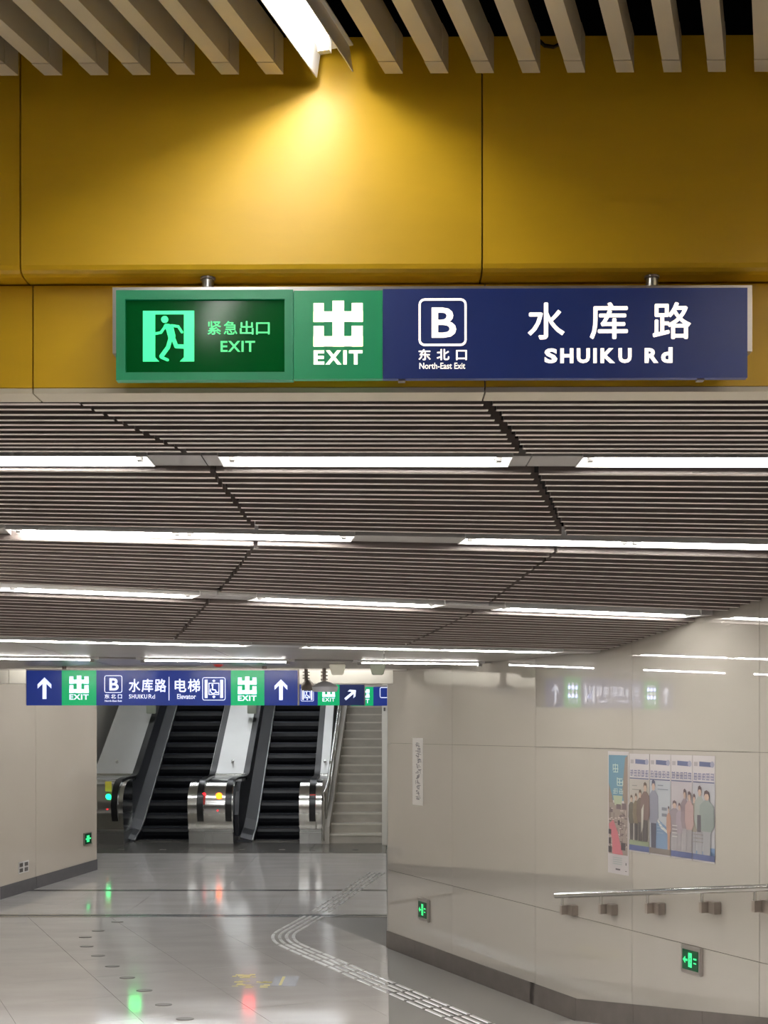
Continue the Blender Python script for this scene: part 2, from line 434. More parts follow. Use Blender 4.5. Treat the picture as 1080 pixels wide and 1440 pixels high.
def strokes_block(x0, x1, y0, y1, n, seed, wmin=.1, hmin=.1):
    rr = random.Random(seed); out = []
    for i in range(n):
        u = rr.uniform(x0, x1); v = rr.uniform(y0, y1)
        if rr.random() < .5: out.append(R_(u, v, min(x1, u+(x1-x0)*wmin*1.8), v+(y1-y0)*hmin*.3))
        else: out.append(R_(u, v, u+(x1-x0)*wmin*.3, min(y1, v+(y1-y0)*hmin*1.6)))
    return out
def bigchars(x0, x1, y0, y1, n, seed):
    out = []; cw = (x1-x0)/n
    for i in range(n):
        a = x0+cw*(i+.06); c = x0+cw*(i+.94); rr = random.Random(seed*31+i); h = y1-y0
        for k in range(3):
            v = y0+h*(.08+.36*k+rr.uniform(-.04, .04)); out.append(R_(a+cw*rr.uniform(0, .2), v, c-cw*rr.uniform(0, .2), v+h*.09))
        for k in range(3):
            u = a+(c-a)*(.1+.32*k+rr.uniform(0, .1)); out.append(R_(u, y0+h*rr.uniform(0, .3), u+cw*.08, y1-h*rr.uniform(0, .3)))
    return out
def ell(cx, cy, rx, ry, n=12): return [(cx+rx*math.cos(2*math.pi*i/n), cy+ry*math.sin(2*math.pi*i/n)) for i in range(n)]
def figure(cx, top, bot, wd, coat, legs, hair, skin=(190, 160, 145), lean=0):
    h = bot-top; L = []
    L.append(('trousers', legs, [[(cx-wd*.30, top+h*.52), (cx+wd*.30, top+h*.52), (cx+wd*.26, bot), (cx-wd*.26, bot)]]))
    L.append(('coat', coat, [[(cx-wd*.16, top+h*.16), (cx+wd*.16, top+h*.16), (cx+wd*.5, top+h*.24), (cx+wd*.55, top+h*.55), (cx+wd*.34, top+h*.64), (cx-wd*.34, top+h*.64), (cx-wd*.55, top+h*.5), (cx-wd*.5, top+h*.24)]]))
    L.append(('face', skin, [ell(cx+lean, top+h*.1, wd*.17, h*.065)]))
    L.append(('hair', hair, [[(cx-wd*.2+lean, top+h*.1), (cx-wd*.16+lean, top+h*.02), (cx+lean, top), (cx+wd*.17+lean, top+h*.03), (cx+wd*.2+lean, top+h*.11), (cx+wd*.1+lean, top+h*.06), (cx-wd*.1+lean, top+h*.06)]]))
    return L
poster(855.5, 884.5, 1.056, 1.853, 'narrow tall poster with blue sky above a red street scene, left of the other posters', [
    ('sky', (92, 132, 156), [R_(.04, .03, .96, .40)]),
    ('roofline', (132, 116, 106), [[(.04, .26), (.2, .36), (.28, .44), (.04, .5)], [(.96, .03), (.84, .05), (.7, .33), (.8, .42), (.96, .42)]]),
    ('street', (142, 128, 122), [R_(.04, .42, .96, .84)]),
    ('horizon', (168, 180, 150), [[(.26, .36), (.72, .36), (.66, .44), (.34, .44)]]),
    ('lettering', (190, 212, 204), bigchars(.18, .58, .10, .18, 1, 5)+bigchars(.36, .82, .21, .29, 1, 8)+bigchars(.24, .78, .30, .35, 2, 9)),
    ('banners', (98, 86, 88), [R_(.42, .43, .64, .47), R_(.7, .42, .9, .47), R_(.1, .46, .24, .5)]),
    ('crowd', (96, 84, 84), strokes_block(.04, .94, .48, .8, 60, 11, .07, .09)),
    ('crowd', (196, 180, 172), strokes_block(.04, .94, .46, .8, 45, 12, .06, .07)),
    ('red_carpet', (190, 104, 112), [[(.06, .60), (.28, .56), (.5, .66), (.6, .74), (.76, .84), (.24, .84), (.22, .72)]]),
    ('crowd', (66, 60, 64), [R_(.05, .64, .18, .68), R_(.06, .71, .16, .76), R_(.04, .78, .2, .83), R_(.66, .74, .86, .8), R_(.5, .56, .6, .6)]),
    ('caption', (170, 178, 176), [R_(.26, .863+.017*i, .7, .871+.017*i) for i in range(4)]),
    ('caption', (96, 92, 96), [R_(.4, .955, .62, .968), R_(.88, .9, .92, .92), R_(.86, .965, .94, .97)]),
])
xs = [885.5, 914, 944, 974.5, 1006.5]
BG = [(176, 170, 162), (172, 178, 186), (178, 172, 176), (176, 176, 182)]
labs = ['poster of dark coated standing figures, first right of the narrow blue poster', 'poster of a capped officer beside a blue panel, second of the row of four',
        'poster of figures in mauve and pink coats, third of the row of four', 'poster of two figures in grey green coats, rightmost of the wall posters']
for k in range(4):
    ly = [('background', BG[k], [R_(0, .26, 1, .93)]),
          ('header_bar', (84, 92, 128), [[(.30, .055), (.82, .06), (.88, .08), (.82, .105), (.30, .1)]]),
          ('emblem', (146, 148, 170), [ell(.88, .08, .09, .03)]),
          ('emblem', (160, 156, 158), [R_(.06, .06, .22, .1)]),
          ('headline', (98, 100, 140), bigchars(.02, .98, .16, .235, 5, 40+k)),
          ('underline', (80, 86, 118), [R_(.02, .245, .98, .256)]),
          ('footer', (74, 84, 128) if k != 1 else (112, 104, 98), [R_(0, .93, 1, .985)])]
    if k == 0:
        ly += [('ground', (128, 140, 112), [R_(0, .88, 1, .93)]), ('small_text', (130, 126, 124), [R_(.15, .32, .4, .328), R_(.15, .36, .6, .368)])]
        for (cx, tp, wd, cc) in ((.12, .42, .3, (88, 84, 76)), (.36, .40, .3, (112, 100, 84)), (.58, .36, .34, (96, 84, 78)), (.84, .28, .42, (108, 90, 86))): ly += figure(cx, tp, .88, wd, cc, (70, 66, 66), (88, 74, 66))
        ly += [('scarf', (190, 184, 174), [[(.66, .56), (.78, .5), (.74, .74), (.64, .8)]])]
    if k == 1:
        ly += [('panel', (104, 130, 162), [[(.3, .62), (.98, .74), (.98, .93), (.3, .93)]]), ('swoosh', (206, 208, 206), [[(.3, .60), (.6, .70), (.94, .76), (.9, .78), (.56, .73), (.3, .63)]]),
               ('small_text', (118, 122, 134), [R_(.4, .30, .66, .31), R_(.4, .34, .9, .348), R_(.6, .52, .84, .55), R_(.6, .58, .84, .61)])]
        ly += figure(.2, .25, .93, .44, (128, 130, 146), (70, 70, 84), (66, 66, 86)) + figure(.94, .50, .93, .2, (176, 134, 116), (180, 140, 116), (84, 72, 76))
        ly += [('panel_text', (140, 160, 186), [R_(.38, .68+.03*i, .7, .687+.03*i) for i in range(4)])]
    if k == 2:
        for (cx, tp, wd, cc) in ((.18, .44, .5, (134, 122, 130)), (.42, .46, .3, (150, 140, 148)), (.68, .32, .34, (126, 110, 118)), (.9, .34, .38, (170, 142, 142))): ly += figure(cx, tp, .92, wd, cc, (150, 146, 150), (86, 72, 76))
        ly += [('small_text', (204, 200, 198), [R_(.1, .68+.035*i, .34, .69+.035*i) for i in range(4)])]
    if k == 3:
        ly += [('water', (108, 136, 178), [R_(.55, .86, 1, .93), R_(0, .9, 1, .93)])]
        for (cx, tp, wd, cc) in ((.08, .36, .3, (136, 128, 120)), (.34, .28, .44, (146, 154, 148)), (.66, .32, .62, (130, 140, 138))): ly += figure(cx, tp, .93, wd, cc, (150, 150, 156), (84, 68, 72))
        ly += [('bag', (84, 80, 88), [R_(.24, .56, .40, .72)]), ('small_text', (136, 130, 134), [R_(.06, .74+.035*i, .5, .75+.035*i) for i in range(3)])]
    poster(xs[k]+.4, xs[k+1]-.4, 1.217, 1.842, labs[k], ly, 'row of four posters on the right wall')

# ================================================================ left wall
LW0 = Vector((-4.5, 15.0)); LE = Vector((.42, 3.18)).normalized(); LN = Vector((LE.y, -LE.x))
def WL(t, z, w=0.0):
    p = LW0+LE*t+LN*w; return Vector((p.x, p.y, z))
tend = (18.18-15.0)/LE.y; tseam = (16.04-15.0)/LE.y
wall_l = struct(obj('wall_left', B(WL).box(-4.2, tend-.012, -.02, 3.3, -.2, -.02), 'wall_core'))
ls = [-3.75, -2.3, -.85, tseam-.004, tend]
for i in range(4):
    obj('wall_panel', B(WL).box(ls[i]+.004, ls[i+1]-(.004 if i < 3 else 0), .0, 3.25, -.02, 0), 'wall_enamel_left', wall_l)
obj('panel_return', B(WL).box(tend-.012, tend, 0, 3.25, -.2, -.02), 'wall_enamel_left', wall_l)
base_l = sroot('baseboard_left')
for i in range(4):
    obj('baseboard_piece', B(WL).box(ls[i]+.003, ls[i+1]-.003, 0, .15, 0.001, .012), 'baseboard_left', base_l)
# far-left exit lamp and socket plate
tl = (17.95-15)/LE.y
r = thing('exit_lamp', 'tiny green exit lamp at the far edge of the left wall', 'exit sign', tuple(WL(tl, .48)), 'small green exit lamps low on the walls')
obj('frame', B(WL).box(tl-.30, tl-.02, .39, .56, .001, .02), 'steel_dark', r)
f_ = obj('face', B(WL).box(tl-.28, tl-.04, .405, .545, .02, .023), 'wall_exit_green', r)
b = B(WL); b.box(tl-.22, tl-.12, .43, .52, .0232, .024); b.box(tl-.26, tl-.06, .465, .485, .0232, .024); obj('symbol', b, 'wall_exit_glow', f_)
r = thing('wall_socket', 'small dark pair of wall sockets low on the left wall', 'wall socket', tuple(WL(.67, .3)))
obj('plate', B(WL).box(.52, .82, .24, .38, .001, .006), 'paper', r)
for (a, c) in ((.54, .3), (.69, .3)):
    for z in (.255, .32): obj('outlet', B(WL).box(a, a+.10, z, z+.045, .006, .009), 'stud_dark', r)

# enclosing surfaces that the frame does not show but the light needs
struct(obj('wall_left_soffit', B().box(-3.5, -3.36, 3.7, 11.2, 0, 3.4), 'wall_plain'))
struct(obj('wall_concourse_right', B().box(.075, .2, 11.95, 22.25, -.1, 3.4), 'stair_wall'))
struct(obj('wall_concourse_left', B().box(-6.1, -6.0, 11.3, 34, -.1, 7), 'white_paint'))
struct(obj('wall_near_left', B().box(-4.1, -4.0, -4, 3.5, -.1, 4.6), 'wall_plain'))
struct(obj('wall_near_right', B().box(4.0, 4.1, -4, 3.5, -.1, 4.6), 'wall_plain'))
struct(obj('wall_near_back', B().box(-4.1, 4.1, -4.1, -4, -.1, 4.6), 'wall_plain'))
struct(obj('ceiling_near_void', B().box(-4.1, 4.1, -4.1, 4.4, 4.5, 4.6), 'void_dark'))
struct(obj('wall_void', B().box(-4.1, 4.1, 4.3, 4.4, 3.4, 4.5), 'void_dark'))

# ================================================================ ceiling with slats, row by row
rows = [(3.74, 0.0, .969), (4.50, .0089, .94), (5.60, .1336, .829), (6.71, .406, .654), (8.04, .348, .503), (9.68, .22, .503)]
seamL = [-.93, -.63, -.53, -.85, -1.27]
seamR = [.29, .51, .82, .53, .09]
counts = [12, 13, 14, 15]
ceiling = sroot('ceiling')
def wall_hit(Y0, k):      # X where a line Y=Y0+kX meets the right wall
    return (.033+.4386*(11.73-Y0))/(1+.4386*k)
XL = -3.34
def rowM(Y0, k, c):
    nn = math.sqrt(1+k*k); e = (1/nn, k/nn); n = (-k/nn, 1/nn)
    return lambda u, v, w: Vector((u*nn*e[0]+v*n[0], Y0+u*nn*e[1]+v*n[1], EYE+c+w))
random.seed(5)
half = .085
for i in range(4):
    (Ya, ka, ca), (Yb, kb, cb) = rows[i], rows[i+1]; n = counts[i]
    for j in range(n):
        h0 = (half+.012)/(Yb-Ya)
        lo = 0 if i == 0 else h0+.02; f = lo+(1-h0-.02-lo)*(j+.3)/(n-.4)
        Y0 = Ya+(Yb-Ya)*f; k = ka+(kb-ka)*f; c = ca+(cb-ca)*f
        xl = seamL[i]+(seamL[i+1]-seamL[i])*f; xr = seamR[i]+(seamR[i+1]-seamR[i])*f
        xe = wall_hit(Y0, k)-.012
        gr = .030 if i < 2 else .016
        jit = lambda s: random.uniform(-s, s)
        for (a, c_) in ((XL, xl-.008+jit(.005)), (xl+.008+jit(.005), xr-gr/2+jit(.004)), (xr+gr/2+jit(.004), xe)):
            dz = jit(.0018); sw = (.0115, .014, .0145, .015)[i]+jit(.001)
            shade_sides(obj('ceiling_slat', B(rowM(Y0, k, c)).box(a, c_, -sw, sw, dz, .045+dz), 'ceiling_slat', ceiling), 'slat_side_shade')
    # backing sheet above the slats
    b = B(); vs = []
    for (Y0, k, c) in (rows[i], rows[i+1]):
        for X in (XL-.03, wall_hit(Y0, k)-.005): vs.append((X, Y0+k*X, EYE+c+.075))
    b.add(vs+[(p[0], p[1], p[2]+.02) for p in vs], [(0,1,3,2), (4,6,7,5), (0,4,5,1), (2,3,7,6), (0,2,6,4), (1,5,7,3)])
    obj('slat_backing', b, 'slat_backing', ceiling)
# smooth sheets beyond the slats
def sheet(r0, r1, c, d0=0, d1=0, name='ceiling_panel', cuts=(-3.36, -2.2, -1.1, 0.0, 1.2, 3)):
    for q in range(len(cuts)-1):
        vs = []
        for (Y0, k), dd in ((r0, d0), (r1, d1)):
            for X in (cuts[q]+.003, cuts[q+1]-.003):
                X = min(X, wall_hit(Y0+dd, k)-.012); vs.append((X, Y0+dd+k*X, EYE+c))
        if vs[1][0]-vs[0][0] < .05 and vs[3][0]-vs[2][0] < .05: continue
        obj(name, B().add(vs+[(p[0], p[1], p[2]+.03) for p in vs], [(0,1,3,2), (4,6,7,5), (0,4,5,1), (2,3,7,6), (0,2,6,4), (1,5,7,3)]), 'ceiling_sheet', ceiling)
sheet((8.04, .348), (9.68, .22), .515, half+.01, -.07)
sheet((9.68, .22), (10.98, .0), .515, .07, .0)

def spans(i): return None
lights = {
 1: [[(-690, -298)], [(-186, 205)], [(318, 710)], [(822, 1214)], [(1326, 1700)]],
 2: [[(-560, -330), (-326, -96)], [(18, 256), (259, 490)], [(655, 884), (887, 1116)]],
 3: [[(-255, 6), (10, 270)], [(360, 612)], [(705, 970)]],
 4: [[(-260, -60), (-56, 144), (147, 345)], [(430, 611), (614, 780)]],
 5: [[(-65, 135)], [(195, 410)], [(500, 700)]],
}
names = {
 1: ['strip light beyond the left frame edge, first row behind the yellow beam', 'bright strip light at the left frame edge, first row behind the yellow beam', 'bright strip light in the middle of the first row behind the yellow beam', 'bright strip light at the right frame edge, first row behind the yellow beam', 'strip light right of the frame, first row behind the yellow beam'],
 2: ['strip light left of the frame in the second row', 'long twin tube strip light at left in the second row behind the beam', 'long twin tube strip light at right in the second row behind the beam'],
 3: ['strip light at the left frame edge in the third row', 'thin strip light in the middle of the third row', 'strip light at right in the third row, ending near the right wall'],
 4: ['long strip light at left in the fourth row, where the slats end', 'long strip light at right in the fourth row, where the slats end'],
 5: ['thin strip light at the left frame edge above the hanging blue sign', 'thin strip light above the middle of the hanging blue sign', 'thin strip light above the far end of the right wall'],
}
for i in range(1, 6):
    Y0, k, c = rows[i]; Mr = rowM(Y0, k, c)
    X = lambda px: (px-CX)*Y0/(F-(px-CX)*k)
    hw = half if i < 5 else .02
    dn = -.002; ed = []; tz = .018 if i < 5 else -.005
    for q, g_ in enumerate(lights[i]):
        a, c_ = X(g_[0][0]), X(g_[-1][1])
        c_ = min(c_, wall_hit(Y0, k)-.1)
        m0 = Mr((a+c_)/2, 0, 0)
        r = thing('strip_light', names[i][q], 'ceiling light', tuple(m0), 'strip lights in rows across the slatted ceiling')
        e = .02
        b = B(Mr); b.box(a-e, c_+e, -hw, hw, .055, .06)
        for s_ in (-1, 1): b.add([(a-e, s_*hw, dn), (c_+e, s_*hw, dn), (c_+e, s_*(hw-.004), dn), (a-e, s_*(hw-.004), dn), (a-e, s_*hw*.6, .055), (c_+e, s_*hw*.6, .055), (c_+e, s_*(hw*.6-.004), .055), (a-e, s_*(hw*.6-.004), .055)],
            [(0,1,2,3), (7,6,5,4), (0,4,5,1), (2,6,7,3), (1,5,6,2), (0,3,7,4)])
        for u in (a-e, c_+e-.003): b.box(u, u+.003, -hw, hw, dn, .055)
        obj('reflector', b, 'trough_white', r)
        for (p0, p1) in g_:
            u0, u1 = X(p0)+.012, min(X(p1)-.012, c_)
            obj('tube', B(Mr).ring([(u0+.02, 0, tz), (u1-.02, 0, tz)], .02 if i < 5 else .0055, 12), 'tube', r, smooth=True)
            for u in (u0, u1-.03): obj('tube_holder', B(Mr).box(u, u+.03, -.018, .018, tz-.018, .05), 'plate_grey', r)
        ed.append((a-e, c_+e))
    # grey cover plates fill the channel between the lights
    cuts = [XL]+[v for p in ed for v in p]+[wall_hit(Y0, k)-.03]
    for q in range(0, len(cuts), 2):
        a, c_ = cuts[q], cuts[q+1]
        if c_-a > .03:
            xm = None
            if i < 5:
                for sx in (seamL[i], seamR[i]):
                    if a < sx < c_: xm = sx
            for (p, q2) in (((a+.001, xm-.002), (xm+.002, c_-.001)) if xm else ((a+.001, c_-.001),)):
                obj('cover_plate', B(Mr).box(p, q2, -hw, hw, dn+.004, .03), 'plate_grey', ceiling)

# fascia and concourse ceiling
fas = sroot('trim_1')
for (a, c_) in ((-6.0, -3.3), (-3.295, -1.9), (-1.895, -.55), (-.545, .08)):
    obj('fascia_panel', B().box(a, c_, 11.25, 11.40, EYE+.40, EYE+.515), 'white_paint', fas)
struct(obj('ceiling_concourse', B().box(-6.1, .2, 11.40, 23.2, 3.0, 3.1), 'white_paint'))
struct(obj('ceiling_fascia_upper', B().box(-6.1, .2, 11.25, 11.40, EYE+.515, 3.1), 'wall_plain'))
r = thing('added_fascia_light', 'added unseen light in the ceiling slot that brightens the white fascia', 'ceiling light', (-2.9, 11.08, 2.6))
obj('housing', B().box(-3.3, .04, 10.98, 11.25, 2.66, 2.68), 'trough_white', r)  # added tube and housing, out of view, to brighten the white fascia
obj('tube', B().ring([(-3.25, 11.06, 2.60), (0.0, 11.06, 2.60)], .013, 10), 'tube_fascia_added', r)
cp = 'concourse tube lights hidden behind the fascia'
for q, (y, x0, x1) in enumerate([(13.2, -4.2, -.6), (15.6, -4.0, -.6), (18.0, -3.6, -.6), (20.4, -4.6, -.6)]):
    r = thing('strip_light', 'frontal tube light of the far concourse ceiling, %s row beyond the fascia' % ('first', 'second', 'third', 'fourth')[q], 'ceiling light', ((x0+x1)/2, y, 3.0), cp)
    obj('housing', B().box(x0, x1, y-.06, y+.06, 2.96, 3.0), 'trough_white', r)
    obj('tube', B().ring([(x0+.03, y, 2.945), (x1-.03, y, 2.945)], .02, 10), 'tube_far', r)
# sloping stairwell ceiling and end
slope = .60
b = B(); vs = [(-6.1, 23.2, 3.0), (.3, 23.2, 3.0), (.3, 31.5, 3.0+8.3*slope), (-6.1, 31.5, 3.0+8.3*slope)]
b.add(vs+[(x, y, z+.1) for x, y, z in vs], [(3,2,1,0), (4,5,6,7), (0,1,5,4), (1,2,6,5), (2,3,7,6), (3,0,4,7)])
struct(obj('ceiling_stairwell', b, 'white_paint'))
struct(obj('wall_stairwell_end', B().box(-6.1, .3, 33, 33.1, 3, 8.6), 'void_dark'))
for q, y in enumerate((24.5, 26.7, 28.9)):
    z = 3.0+(y-23.2)*slope-.04
    r = thing('strip_light', 'tube light on the sloping stairwell ceiling, %s from the foot' % ('first', 'second', 'third')[q], 'ceiling light', (-2.6, y, z), 'tube lights over the escalators')
    obj('housing', B().box(-5.2, -.5, y-.05, y+.05, z-.01, z+.02), 'trough_white', r)
    obj('tube', B().ring([(-5.15, y, z-.03), (-.55, y, z-.03)], .02, 10), 'tube_well', r)

# ================================================================ escalators
RISE_E, RUN_E = .215, .372; SL = RISE_E/RUN_E
Y0E = 23.3
def esc(x0, x1, hl, hr_, lab, bl, brr):
    r = thing('escalator', lab, 'escalator', ((x0+x1)/2, 22.9, 0), 'pair of dark escalators')
    obj('comb_plate', B().box(x0, x1, 22.6, 22.9, 0, .012), 'landing_metal', r)
    b = B()
    for i in range(36):
        u = x0+.01+i*(x1-x0-.02)/36; b.box(u, u+.012, 22.88, 22.96, .004, .016)
    obj('comb_teeth', b, 'landing_metal', r)
    obj('flat_step', B().box(x0, x1, 22.92, Y0E, -.05, .004), 'esc_step', r)
    for i in range(22):
        y = Y0E+i*RUN_E; z = i*RISE_E
        s_ = obj('step', B().box(x0, x1, y, y+RUN_E+.01, z+RISE_E-.03, z+RISE_E), 'esc_step', r)
        # curved, ribbed riser and a paler front edge
        b = B(); prof = [(y+.01, z+RISE_E-.03), (y+.0, z+RISE_E*.6), (y+.015, z+RISE_E*.3), (y+.06, z-.03), (y+.09, z-.03), (y+.09, z+RISE_E-.03)]
        b2 = B(lambda u, v, q: Vector((q, u, v))); b2.prism(prof, x0, x1); obj('riser', b2, 'esc_riser', s_)
        obj('tread_edge', B().box(x0, x1, y-.004, y+.018, z+RISE_E-.012, z+RISE_E+.003), 'skirt', s_)
    def side(xp, xs, sgn, nm, thk=.02):
        # xp: balustrade panel plane, xs: skirt plane
        top = lambda y: 1.06 if y < 23.7 else 1.06+(y-23.7)*SL
        nos = lambda y: max(0, (y-Y0E)*SL)
        ys = [22.45, 23.0, 23.7, 25, 27, 29, 31]
        b = B(lambda u, v, q: Vector((q, u, v)))
        poly = [(22.45, .12), (22.35, .5), (22.5, .9), (22.75, 1.06), (23.7, 1.06), (31, top(31)), (31, nos(31)+.2), (23.5, .3), (23.1, .16)]
        obj(nm, B(lambda u, v, q: Vector((q, u, v))).prism(poly, min(xp, xp-thk*sgn), max(xp, xp-thk*sgn)), 'esc_panel', r)
        poly = [(22.65, -.05), (22.62, .03), (22.8, .1), (23.15, .17), (23.5, .32), (31, nos(31)+.22), (31, nos(31)-.1), (23.3, -.05)]
        a, c_ = min(xs, xs-.015*sgn), max(xs, xs-.015*sgn)
        obj('skirt', B(lambda u, v, q: Vector((q, u, v))).prism(poly, a, c_), 'esc_riser', r)
        pts = [(22.62, .03), (22.8, .1), (23.15, .17), (23.5, .32), (31, nos(31)+.22)]
        b = B(); vs = []
        for (y, z) in pts: vs += [(xs, y, z), (xp, y, z+.05), (xs, y, z-.015), (xp, y, z+.035)]
        fs = []
        for q in range(len(pts)-1):
            k = q*4; fs += [(k, k+1, k+5, k+4), (k+2, k+6, k+7, k+3), (k, k+4, k+6, k+2), (k+1, k+3, k+7, k+5)]
        fs += [(0, 2, 3, 1), (len(vs)-4, len(vs)-3, len(vs)-1, len(vs)-2)]
        d = obj('inner_deck', b.add(vs, fs), 'esc_panel', r)
        b = B(); b.ring([(xs, y, z+.004) for y, z in pts], .014, 6); obj('deck_edge', b, 'steel_brushed', d, smooth=True)
    side(hl+.02, x0, 1, 'balustrade_panel', .02 if hl < -4 else .075); side(hr_-.02, x1, -1, 'balustrade_panel')
    for hx in (hl, hr_):
        pts = [(22.60, .20), (22.42, .22), (22.26, .32), (22.14, .50), (22.10, .68), (22.16, .86), (22.30, 1.00), (22.52, 1.09), (22.9, 1.12), (23.55, 1.12), (23.8, 1.16), (24.1, 1.32), (31, 1.32+6.9*SL)]
        nx = hx-.13 if abs(hx+2.56) < .01 else (hx-.04 if abs(hx+4.62) < .01 else hx)       # the rail eases outwards beyond the newel
        ez = lambda y: min(1, max(0, (y-22.6)/1.1))
        pts = [Vector((nx+(hx-nx)*ez(y), y, z)) for y, z in pts]
        obj('handrail', B().strip(pts, (.055, 0, 0), .018), 'handrail_black', r, smooth=True)
    return r
e1 = esc(-4.40, -3.38, -4.62, -3.18, 'left escalator with dark steps between two steel newels', 0, 0)
e2 = esc(-2.32, -1.34, -2.56, -1.24, 'right escalator with dark steps, next to the stone stairs', 0, 0)

def divider(x0, x1, dx0, dx1, lab, joints):
    r = thing('escalator_newel', lab, 'escalator newel', ((x0+x1)/2, 22.3, 0), 'steel newels and decks beside the escalators')
    Mx = lambda u, v, q: Vector((q, u, v))
    arc_ = [(22.30, .2), (22.22, .3), (22.16, .48), (22.13, .66), (22.18, .84), (22.30, .97), (22.50, 1.06)]
    poly = [(23.0, .2)]+arc_+[(22.8, 1.10), (23.0, 1.10)]
    obj('newel_drum', B(Mx).prism(poly, x0, x1), 'steel', r, smooth=True)
    xs_ = [x0]+joints+[x1]
    for a, c_ in zip(xs_, xs_[1:]): obj('base_panel', B(Mx).prism([(22.28, 0), (22.24, .2), (23.0, .2), (23.0, 0)], a+.003, c_-.003), 'steel_brushed', r)
    # deck: level, then up the incline, with a raised rounded bar at the break
    poly = [(23.0, .0), (23.0, 1.095), (23.6, 1.10), (23.85, 1.2), (24.05, 1.30), (31, 1.30+6.95*SL), (31, .3+6.95*SL), (24.05, 0)]
    obj('deck', B(Mx).prism(poly, dx0, dx1), 'deck_steel', r, smooth=True)
    obj('deck_bar', B().ring([(dx0+.02, 23.72, 1.14), (dx1-.02, 23.72, 1.14)], .035, 12), 'steel', r, smooth=True)
    p = ((dx0+dx1)/2, 24.15, 1.30+.1*SL+.02)
    obj('deck_knob', B().ring([(p[0], 24.12, p[2]-.02), (p[0], 24.10, p[2]+.03)], .025, 10), 'steel', r, smooth=True)
    return r
d1 = divider(-5.3, -4.52, -5.40, -4.66, 'leftmost wide steel newel with a yellow tag and green lamp', [-4.95])
d2 = divider(-3.40, -2.62, -3.14, -2.56, 'middle steel newel between the two escalators with orange lamp', [-3.12, -2.98])
d3 = divider(-1.47, -1.08, -1.20, -1.02, 'narrow steel newel beside the stone stairs with a red label', [-1.3])
def lamp(x, y, Y, r_, m, par, nm='indicator_lamp'):
    p = at(x, y, Y); obj(nm, B(lambda u, v, q: Vector((u, Y-q, v))).disc(p.x, p.z, r_, 0, .02, 14), m, par)
lamp(152.5, 1120, 22.16, .045, 'led_green', d1); lamp(308, 1119, 22.17, .055, 'led_orange', d2)
lamp(287, 1117, 22.17, .03, 'led_red', d2); lamp(306, 1140, 22.13, .012, 'led_red', d2); lamp(151, 1138, 22.13, .01, 'led_red', d1); lamp(286, 1139, 22.13, .016, 'steel_dark', d2)
def plate(x0, x1, y0, y1, Y, m, par, nm): obj(nm, B(facing(Y)).box(x0, x1, y0, y1, 0, .012), m, par)
plate(148, 157, 1099, 1113, 22.20, 'yellow_label', d1, 'tag_plate'); plate(285.5, 288.5, 1118, 1134, 22.15, 'red_label', d2, 'label_strip')
plate(436, 444, 1117, 1124, 22.15, 'red_label', d3, 'label_strip'); plate(436, 444, 1130, 1134, 22.13, 'red_label', d3, 'label_strip')
# steel boxes standing on the decks near the top of the view
for (x, y, Y, l) in ((212, 1000, 25.6, 'left'), (334+20, 1000, 25.6, 'middle')):
    p = at(x, y, Y)
    tag(obj('deck_box', B().box(p.x-.09, p.x+.09, Y, Y+.1, p.z-.05, p.z+.12), 'box_grey', bevel=.01), 'small olive box on the %s escalator deck just under the hanging sign' % l, 'box', 'boxes on the escalator decks')

# LED boards hung over the escalators
for x, m, l in ((190, 'board_green', 'green lit panel hung over the left escalator'), (350, 'board_red', 'red lit panel hung over the right escalator')):
    X = PX(x, 22.0)
    r = thing('signal_panel', l, 'signal light', (X, 22.0, 2.73), 'signal panels over the escalators')
    obj('housing', B().box(X-.13, X+.13, 22.0, 22.1, 2.62, 2.84), 'steel_dark', r)
    obj('lit_face', B().box(X-.10, X+.10, 21.985, 22.0, 2.67, 2.79), m, r)
    obj('hanger', B().ring([(X, 22.05, 2.84), (X, 22.05, 3.0)], .012, 8), 'steel_dark', r)

# ================================================================ stone stairs
stairs = sroot('stairs'); stairs['kind'] = 'structure'
RS, RN, YS = .165, .31, 22.35
for i in range(24):
    y = YS+i*RN; z = (i+1)*RS; xl = -.95+.27*min(i, 20)/16
    s_ = obj('stair_step', B().box(xl-.05, -.04, y, y+RN+.02, z-RS, z-.03), 'stair_stone', stairs)
    obj('stair_tread', B().box(xl-.05, -.04, y-.018, y+RN+.02, z-.03, z), 'stair_nosing', s_)
# stringer, right wall and post
Mx = lambda u, v, q: Vector((q, u, v))
b = B(); vs = []
for i in (0, 24):
    y = YS+i*RN; z = i*RS; xl = -.95+.27*min(i, 20)/16
    vs += [(xl-.14, y-.1, z-(.2 if i else 0)), (xl, y-.1, z-(.2 if i else 0)), (xl, y-.1, z+.30), (xl-.14, y-.1, z+.30)]
b.add(vs, [(0,1,2,3), (7,6,5,4), (0,4,5,1), (1,5,6,2), (2,6,7,3), (3,7,4,0)])
obj('stringer', b, 'stair_wall', stairs)
struct(obj('wall_stair_right', B().box(-.04, .06, 22.3, 33, -.1, 7.5), 'stair_wall'))
pst = struct(obj('trim_2', B().box(-.035, .075, 21.95, 22.28, 0, 3.0), 'white_paint', bevel=.01))
obj('fire_button', B(facing(21.95)).box(539.5, 542, 995, 1000, 0, .015), 'stud_dark', pst)
